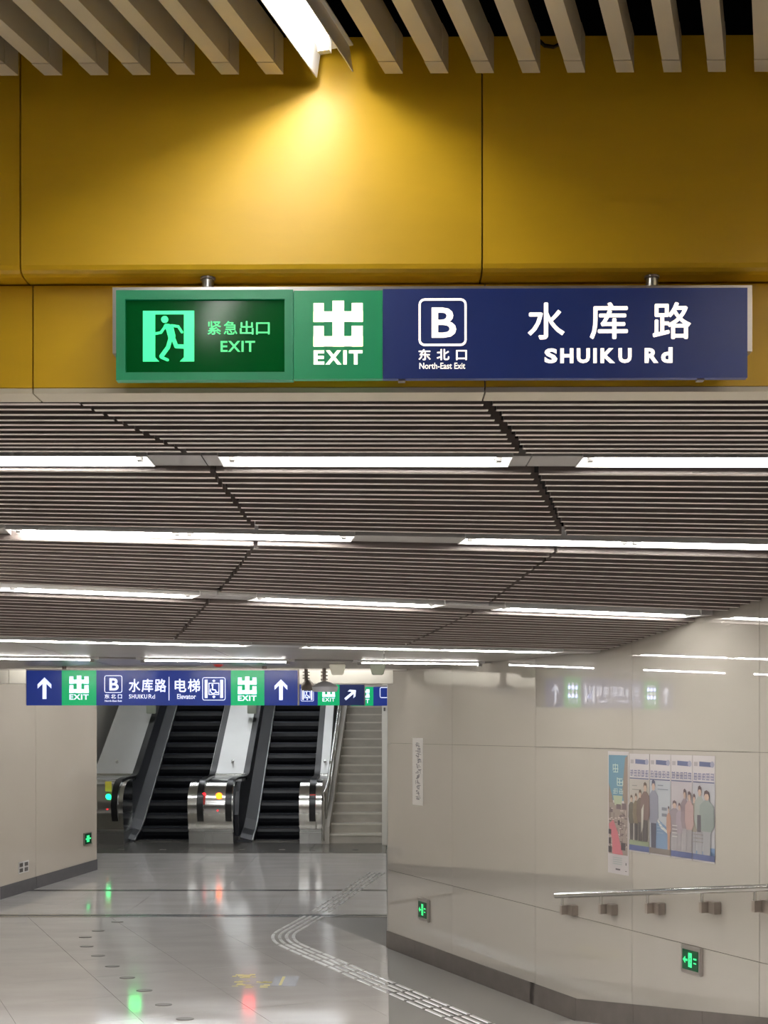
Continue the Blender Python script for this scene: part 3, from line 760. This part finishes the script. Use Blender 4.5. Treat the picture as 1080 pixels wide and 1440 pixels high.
# stair railing
sr = thing('stair_railing', 'polished steel railing between the right escalator and the stone stairs', 'railing', (-1.0, 22.5, 0))
rr = [Vector((-1.06, 22.25, .05)), Vector((-1.06, 22.25, .75)), Vector((-1.05, 22.32, .88)), Vector((-1.02, 22.5, .94)), Vector((-.99, 22.9, 1.1)), Vector((-.78, 28.5, 1.1+5.6*.532))]
obj('top_rail', B().ring(rr, .028, 10), 'steel', sr, smooth=True)
obj('lower_rail', B().ring([p+Vector((-.01, .03, -.38)) for p in rr[3:]], .02, 10), 'steel', sr, smooth=True)
for q in range(6):
    y = 22.5+q*.9; x = -1.02+.0375*(y-22.5); z = .94+(y-22.5)*.532
    obj('post', B().ring([Vector((x, y, z-.75)), Vector((x, y, z))], .018, 8), 'steel', sr, smooth=True)

# ================================================================ far hanging signs
def logo(b, x0, x1, y0, y1, w0, w1):
    U = lambda a: x0+(x1-x0)*a/177; V = lambda a: y0+(y1-y0)*a/163
    for (a, c, d, e) in ((0, 8, 37, 75), (137, 8, 177, 75), (0, 38, 177, 75), (68, 0, 110, 163), (0, 90, 37, 163), (137, 90, 177, 163), (0, 127, 177, 163)):
        b.box(U(a), U(d), V(c), V(e), w0, w1)
def up_arrow(b, cx, y0, y1, hw, sw, w0, w1, rot=0):
    cy = (y0+y1)/2; h = y1-y0
    P = [(0, -h/2), (hw, -h/2+hw), (hw, -h/2+hw+sw*1.1), (sw/2, -h/2+hw*.9), (sw/2, h/2), (-sw/2, h/2), (-sw/2, -h/2+hw*.9), (-hw, -h/2+hw+sw*1.1), (-hw, -h/2+hw)]
    c, s_ = math.cos(rot), math.sin(rot)
    P = [(cx+x*c-y*s_, cy+x*s_+y*c) for x, y in P]
    b.prism([P[0], P[1], P[2], P[3]], w0, w1); b.prism([P[0], P[6], P[7], P[8]], w0, w1); b.prism([P[0], P[3], P[4], P[5], P[6]], w0, w1)
def rrect(x0, x1, y0, y1, r):
    out = []
    for (cx, cy, a0) in ((x1-r, y0+r, -90), (x1-r, y1-r, 0), (x0+r, y1-r, 90), (x0+r, y0+r, 180)):
        for k in range(5): a = math.radians(a0+22.5*k); out.append((cx+r*math.cos(a), cy+r*math.sin(a)))
    return out
def elevator(b, x0, x1, y0, y1, w0, w1):
    s_ = (x1-x0)/32; U = lambda a: x0+a*s_; V = lambda a: y0+a*(y1-y0)/32
    b.stroke(rrect(x0, x1, y0, y1, 2.5*s_), .9*s_, w0, w1, closed=True, caps=False)
    b.box(U(3), U(7), V(3), V(29), w0, w1); b.box(U(25), U(29), V(3), V(29), w0, w1)
    b.stroke([(U(9), V(8)), (U(23), V(8)), (U(23), V(24)), (U(9), V(24))], 1.1*s_, w0, w1, closed=True)
    for (a, c) in ((2.5, 6.8), (29.5, 25.2)):
        b.prism([(U(16), V(a)), (U(18.4), V((a+c)/2)), (U(13.6), V((a+c)/2))], w0, w1); b.prism([(U(16), V(c)), (U(18.4), V((a+c)/2)), (U(13.6), V((a+c)/2))], w0, w1)
    b.disc(U(14), V(10.6), 1.5*s_, w0, w1, 10)
    b.stroke([(U(14), V(12.5)), (U(14.4), V(17.4)), (U(18), V(17.6)), (U(20), V(21.6)), (U(21.6), V(21))], 1.5*s_, w0, w1)
    arcp = [(U(15)+3.9*s_*math.cos(math.radians(a)), V(18.6)+3.9*s_*math.sin(math.radians(a))) for a in range(20, 240, 22)]
    b.stroke(arcp, 1.1*s_, w0, w1)
LW = (.0155, .0175)
def hanging_sign(Y, x0, x1, y0, y1, lab, modules, hangers, depth=.10):
    r = thing('hanging_sign', lab, 'sign', tuple(at((x0+x1)/2, (y0+y1)/2, Y)), 'blue and green hanging direction signs')
    Mf = facing(Y)
    obj('housing', B(Mf).box(x0-1.5, x1+1.5, y0-2.2, y1-.5, -depth, 0), 'alu', r)
    for (a, c_, m, parts) in modules:
        f = obj('sign_panel', B(Mf).box(a, c_, y0, y1, .0005, .015), m, r)
        for p in parts:
            b = B(Mf)
            nm = p[0]
            if nm == 'exit_emblem': logo(b, *p[1:], *LW)
            elif nm == 'arrow': up_arrow(b, *p[1:6], *LW, **({'rot': p[6]} if len(p) > 6 else {}))
            elif nm == 'elevator_symbol': elevator(b, *p[1:], *LW)
            elif nm == 'letter_frame': b.stroke(rrect(p[1], p[2], p[3], p[4], p[5]), p[6], *LW, closed=True, caps=False)
            elif nm == 'divider_line': b.box(p[1], p[2], p[3], p[4], *LW)
            elif nm == 'lettering':
                for (s_, u0, u1, v0, v1, bo) in p[1]:
                    text_geo(b, s_, u0, u1, v0, v1, *LW, bold=min(bo, .03 if v1-v0 > 7.2 else .012), sp=1.12 if s_ in ('EXIT', 'SHUIKU') else 1)
                    if not s_.isascii(): embolden(b, s_, u0, u1, v0, v1, *LW, d=.3 if u1-u0 > 8 else .1)
            obj(nm, b, 'sign_white_far', f)
    for hx in hangers:
        p = at(hx, y0, Y); obj('hanger', B().ring([(p.x, Y+.05, p.z-.0), (p.x, Y+.05, 2.52 if Y < 11.4 else 3.0)], .018, 8), 'steel_dark', r)
    return r
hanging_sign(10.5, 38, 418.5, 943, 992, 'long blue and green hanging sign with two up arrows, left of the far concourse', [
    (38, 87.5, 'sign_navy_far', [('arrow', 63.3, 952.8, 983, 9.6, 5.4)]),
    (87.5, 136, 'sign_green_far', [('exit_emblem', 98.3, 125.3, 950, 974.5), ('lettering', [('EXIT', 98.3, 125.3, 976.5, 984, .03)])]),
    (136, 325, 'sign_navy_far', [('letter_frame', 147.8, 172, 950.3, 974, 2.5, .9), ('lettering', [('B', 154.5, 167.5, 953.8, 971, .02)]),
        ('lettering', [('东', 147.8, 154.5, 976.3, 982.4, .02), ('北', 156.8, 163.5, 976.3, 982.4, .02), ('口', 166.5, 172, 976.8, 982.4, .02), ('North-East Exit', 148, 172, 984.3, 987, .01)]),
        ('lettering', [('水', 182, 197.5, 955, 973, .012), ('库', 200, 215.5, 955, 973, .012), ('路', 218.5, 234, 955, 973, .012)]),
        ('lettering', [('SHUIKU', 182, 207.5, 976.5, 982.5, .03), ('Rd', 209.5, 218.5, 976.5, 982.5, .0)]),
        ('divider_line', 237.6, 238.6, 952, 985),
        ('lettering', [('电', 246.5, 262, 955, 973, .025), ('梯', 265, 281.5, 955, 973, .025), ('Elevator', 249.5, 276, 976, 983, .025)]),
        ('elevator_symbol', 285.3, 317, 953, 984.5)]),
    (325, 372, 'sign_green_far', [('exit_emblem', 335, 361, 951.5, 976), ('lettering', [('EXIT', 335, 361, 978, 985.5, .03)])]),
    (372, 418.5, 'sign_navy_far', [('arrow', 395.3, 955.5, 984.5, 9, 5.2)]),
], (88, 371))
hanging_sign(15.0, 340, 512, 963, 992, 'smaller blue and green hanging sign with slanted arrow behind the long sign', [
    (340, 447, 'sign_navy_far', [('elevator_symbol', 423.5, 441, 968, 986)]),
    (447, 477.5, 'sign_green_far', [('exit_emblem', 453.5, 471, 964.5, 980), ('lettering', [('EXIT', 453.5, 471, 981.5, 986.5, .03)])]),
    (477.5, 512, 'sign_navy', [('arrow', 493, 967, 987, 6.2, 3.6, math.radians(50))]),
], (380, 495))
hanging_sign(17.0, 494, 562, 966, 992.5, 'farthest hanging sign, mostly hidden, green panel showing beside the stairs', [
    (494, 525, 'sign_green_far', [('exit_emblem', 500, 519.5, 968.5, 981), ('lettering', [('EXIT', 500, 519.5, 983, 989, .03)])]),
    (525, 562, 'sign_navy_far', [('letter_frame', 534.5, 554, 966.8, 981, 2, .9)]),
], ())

# ceiling devices by the fascia
def dome(x, x0, x1, y0, y1, Y, lab, m):
    r = thing('ceiling_camera', lab, 'camera', tuple(at(x, y0, Y)), 'ceiling devices on ribbed stems')
    p = at(x, 0, Y); zt = 2.512; z0 = PZ(y0, Y); z1_ = PZ(y1, Y); hw = (x1-x0)/2*Y/F; xc = PX((x0+x1)/2, Y)
    obj('stem', B().ring([(p.x, Y, zt), (p.x, Y, z0)], .016, 10), 'steel_dark', r)
    for k in range(3):
        z = z0+(zt-z0)*(.2+.25*k); obj('stem_ring', B().ring([(p.x, Y, z), (p.x, Y, z+.008)], .03, 12), 'steel_dark', r)
    prof = [(z0+.01, .02), (z0, hw*.5), (z0-(z0-z1_)*.35, hw*.92), (z0-(z0-z1_)*.5, hw), (z1_+(z0-z1_)*.25, hw*.96), (z1_, hw*.9)]
    obj('housing', B().ring([(xc, Y, z) for z, _ in prof], [q for _, q in prof], 20), m, r, smooth=True)
dome(430.5, 423, 443, 958, 971, 10.95, 'dark round ceiling camera on a ribbed stem at the long sign end', 'steel_dark')
dome(456, 438.5, 475.5, 960, 972.5, 10.80, 'pale grey round ceiling camera on a ribbed stem, right of the dark one', 'dome_grey')
for (x, m, l) in ((474.5, 'box_white', 'white tapered ceiling speaker right of the ribbed camera stems'), (531, 'box_grey', 'grey green tapered ceiling speaker near the right wall end')):
    Yq = 10.2; X = PX(x, Yq); zt = 2.513; zb = PZ(949, Yq)
    bb = B(); bb.add([(X+sx*.066, Yq+sy*.07, zt) for sx, sy in ((-1,-1),(1,-1),(1,1),(-1,1))]+[(X+sx*.045, Yq+sy*.05, zb) for sx, sy in ((-1,-1),(1,-1),(1,1),(-1,1))],
       [(3,2,1,0), (4,5,6,7), (0,1,5,4), (1,2,6,5), (2,3,7,6), (3,0,4,7)])
    tag(obj('ceiling_speaker', bb, m, bevel=.006), l, 'speaker', 'tapered ceiling speakers')
p = at(307, 938, 10.25)  # small red lamp under the ceiling, modelled unlit
tag(obj('red_ceiling_lamp', B().ring([(p.x, p.y, 2.515), (p.x, p.y, p.z+.02), (p.x, p.y, p.z)], [.05, .045, .02], 14), 'red_label'), 'small red ceiling lamp above the long hanging sign', 'ceiling lamp')

# ================================================================ near yellow beam, baffles, sign
WARP[0] = .0102
YU, YLo, YB = 3.50, 3.58, 3.665
beam = struct(obj('wall_front', B().box(-4, 4, YLo+.026, YB-.005, 2.975, 3.88).box(-4, 4, YU+.03, YLo+.026, 3.29, 3.88), 'wall_core'))
zlip = PZ(371, YU)          # bottom of the upper face, before the rounded lip
zlipb = PZ(383, YU)
ux = [-4.0, -3.53, -2.264, PX(27, YU), PX(678, YU), 1.534, 2.80, 4.0]
My = lambda u, v, q: Vector((q, u, v))
for a, c_ in zip(ux, ux[1:]):
    poly = [(YU+.03, PZ(52, YU)), (YU, PZ(52, YU)), (YU, zlip), (YU+.004, zlip-.012), (YU+.014, zlipb+.004), (YU+.03, zlipb), (YLo+.02, zlipb), (YLo+.02, zlipb+.02), (YU+.03, zlipb+.02)]
    obj('wall_panel', B(My).prism(poly, a+.0022, c_-.0022), 'yellow_panel', beam)
lx = [-4.0, -3.51, -2.25, PX(45, YLo), PX(682, YLo), 1.55, 2.81, 4.0]
for a, c_ in zip(lx, lx[1:]):
    obj('wall_panel', B().box(a+.0022, c_-.0022, YLo, YLo+.025, PZ(544, YLo), zlipb-.006), 'yellow_panel', beam)
    obj('edge_panel', B().box(a+.0022, c_-.0022, YLo, YB+.01, PZ(544, YLo)-.016, PZ(544, YLo)-.002), 'beam_edge', beam)
# baffles of the near ceiling, set at a slant to the wall
BD = Vector((-.311, -1.0)).normalized(); BN = Vector((BD.y, -BD.x)); YE = 3.44
near_c = sroot('ceiling_near')
def baffle(xr_px, z):
    xr = PX(xr_px, YE); wd = .046; hgt = .10
    def seg_(y0, y1, name, par, dz=0, ex=0):
        s0 = (y0-YE)/BD.y; s1 = (y1-YE)/BD.y
        pts = []
        for (s_, xo) in ((s0, -wd-ex), (s0, ex), (s1, ex), (s1, -wd-ex)):
            pts.append((xr+xo+BD.x*s_, YE+BD.y*s_))
        return obj(name, B().prism(pts, z-dz, z+hgt+dz), 'near_slat', par)
    m_ = seg_(YE-.062, -2.5, 'ceiling_slat', near_c)
    seg_(YE, YE-.060, 'end_cap', m_, .0012, .001)
zb = 3.762
R_k = [-38, 24, 86, 151, 210.5, 273, 335.5, 398, 566, 630, 694, 759, 822, 890.5, 957, 1019, 1084]
for x in R_k: baffle(x, zb+(x-540)*0.0)
for q in range(14): baffle(-38-63*(q+1) if q != 9 else -38-63*10, zb); baffle(1084+64.5*(q+1), zb)
# strip light between the baffles
def near_light(xc_px, lab, n=2):
    xc = PX(xc_px, 3.47)
    for q in range(n):
        s0 = .02+q*1.25; s1 = s0+1.22
        org = Vector((xc, 3.465))
        Mq = lambda u, v, w_: Vector(((org+BD*u+BN*v).x, (org+BD*u+BN*v).y, w_))
        r = thing('strip_light', lab+('' if q == 0 else ', rear length behind the first'), 'ceiling light', tuple(Mq((s0+s1)/2, 0, zb)), 'slanted strip lights between the near baffles')
        b = B(Mq); b.box(s0, s1, -.053, .053, zb+.07, zb+.074)
        for s_ in (-1, 1):
            b.add([(s0, s_*.053, zb), (s1, s_*.053, zb), (s1, s_*.050, zb), (s0, s_*.050, zb), (s0, s_*.042, zb+.07), (s1, s_*.042, zb+.07), (s1, s_*.039, zb+.07), (s0, s_*.039, zb+.07)],
              [(0,1,2,3), (7,6,5,4), (0,4,5,1), (2,6,7,3), (1,5,6,2), (0,3,7,4)])
        obj('reflector', b, 'trough_white', r)
        obj('tube', B(Mq).ring([(s0+.09, .0, zb+.036), (s1-.02, .0, zb+.036)], .014, 12), 'tube_near', r, smooth=True)
        for u in (s0+.07, s1-.02): obj('tube_holder', B(Mq).box(u, u+.02, -.016, .016, zb+.02, zb+.07), 'plate_grey', r)
near_light(474, 'bright slanted strip light between baffles above the yellow wall')
near_light(-560, 'slanted strip light beyond the left frame edge', 2)
near_light(1620, 'slanted strip light beyond the right frame edge', 2)
# dark loop on the wall in the void
tag(obj('cable_loop', B(facing(3.48)).stroke([(758, 60), (765, 67), (778, 69), (788, 64)], 2.4, 0, .012), 'handrail_black'), 'black cable loop at the top of the yellow wall between two baffles', 'cable')

YN = 3.475; Mn = facing(YN)
big = thing('hanging_sign', 'large blue and green sign reading SHUIKU Rd hung on the yellow beam', 'sign', tuple(at(606, 470, YN)), None)
b = B(Mn); b.box(157, 1057, 402, 407.5, -.085, -.004); b.box(157, 163, 407.5, 495, -.085, -.004); b.box(1051, 1057, 407.5, 495, -.085, -.004)
b.box(163, 1051, 407.5, 495, -.08, -.004)
obj('housing', b, 'alu', big)
Wn = (.0185, .0205)
# emergency exit box, proud of the row
ex = B(Mn); ex.box(165, 413, 411, 424, -.004, .024); ex.box(165, 413, 526, 537, -.004, .024); ex.box(165, 178, 424, 526, -.004, .024); ex.box(401, 413, 424, 526, -.004, .024)
exo = obj('exit_box_frame', ex, 'exit_frame', big, bevel=0)
gl = obj('exit_glass', B(Mn).box(178, 401, 424, 526, -.002, .016), 'exit_glass', big)
b = B(Mn); s_ = 72/100
U = lambda a: 202+a*s_; V = lambda a: 439+a*.71
b.box(U(0), U(24), V(0), V(100), .0165, .018); b.box(U(80), U(100), V(0), V(100), .0165, .018); b.box(U(24), U(80), V(0), V(7), .0165, .018)
b.prism([(U(24), V(92)), (U(32), V(100)), (U(24), V(100))], .0165, .018); b.prism([(U(80), V(92)), (U(80), V(100)), (U(72), V(100))], .0165, .018)
obj('door_symbol', b, 'glow_green', gl)
b = B(Mn); man_strokes(b, 202, 439, s_, .71, .0165, .0182)
b.stroke([(U(37), V(92)), (U(48), V(97))], 4, .0165, .0182)
obj('running_figure', b, 'glow_green', gl)
b = B(Mn)
for i, ch in enumerate('紧急出口'):
    u = 293+i*22.7; text_geo(b, ch, u, u+18.6, 454 if i < 3 else 456, 472.5, .017, .018); embolden(b, ch, u, u+18.6, 454 if i < 3 else 456, 472.5, .017, .018, d=.4)
text_geo(b, 'EXIT', 311, 359.5, 481.5, 497, .017, .018, .022, 1.08)
obj('lettering', b, 'glow_green_text', gl)
g1 = obj('sign_panel', B(Mn).box(413.8, 538, 411.5, 535, -.004, .018), 'sign_green', big)
b = B(Mn); logo(b, 441.4, 510.3, 426.2, 489.8, *Wn); obj('exit_emblem', b, 'sign_white', g1)
for ch, u0, u1 in (('E', 441.5, 456.5), ('X', 458, 480.5), ('I', 483, 488), ('T', 491, 510)):
    b = B(Mn); text_geo(b, ch, u0, u1, 495.5, 515.5, *Wn, bold=.04 if ch != 'I' else .06); obj('letter', b, 'sign_white', g1)
n1 = obj('sign_panel', B(Mn).box(538.3, 1047, 409.5, 535, -.004, .018), 'sign_navy', big)
b = B(Mn); b.stroke(rrect(589.8, 654, 424.8, 488.3, 7), 3, *Wn, closed=True, caps=False); obj('letter_frame', b, 'sign_white', n1)
b = B(Mn); text_geo(b, 'B', 606.5, 641, 436, 478.5, *Wn, bold=.018)
obj('exit_letter', b, 'sign_white', n1)
b = B(Mn)
for ch, u0, u1 in (('东', 588.5, 605), ('北', 614, 631), ('口', 641, 655.5)):
    text_geo(b, ch, u0, u1, 494.5 if ch != '口' else 496, 509.5, *Wn); embolden(b, ch, u0, u1, 494.5 if ch != '口' else 496, 509.5, *Wn, d=.4)
text_geo(b, 'North-East Exit', 589.5, 653.5, 513.3, 522, *Wn, bold=.012)
obj('lettering', b, 'sign_white', n1)
for ch, u0, u1 in (('水', 741.5, 791.5), ('库', 828, 879.5), ('路', 915.5, 967.5)):
    b = B(Mn); text_geo(b, ch, u0, u1, 430.5, 480.5, *Wn); embolden(b, ch, u0, u1, 430.5, 480.5, *Wn, d=.9); obj('character', b, 'sign_white', n1)
for ch, u0, u1 in (('S', 764, 782), ('H', 786, 804.5), ('U', 809, 827.5), ('I', 832, 837), ('K', 842, 862.5), ('U', 867, 885.5), ('R', 903.5, 923), ('d', 926.5, 942.5)):
    b = B(Mn); text_geo(b, ch, u0, u1, 493.6 if ch != 'd' else 492.6, 514.5, *Wn, bold=.045 if ch != 'I' else .06); obj('letter', b, 'sign_white', n1)
for x in (292, 916):
    p = at(x, 400, 3.45)
    rd = obj('hanger', B().ring([(PX(x, 3.54), 3.54, PZ(405, 3.54)), (PX(x, 3.54), 3.54, zlipb)], .0165, 18), 'steel_brushed', big, smooth=True)
    obj('hanger_collar', B().ring([(PX(x, 3.54), 3.54, zlipb-.006), (PX(x, 3.54), 3.54, zlipb)], .021, 18), 'steel_dark', rd)
for x in (565, 983): obj('latch', B(Mn).box(x-5, x+5, 535, 537.5, -.01, .012), 'steel_dark', big)
WARP[0] = 0.0
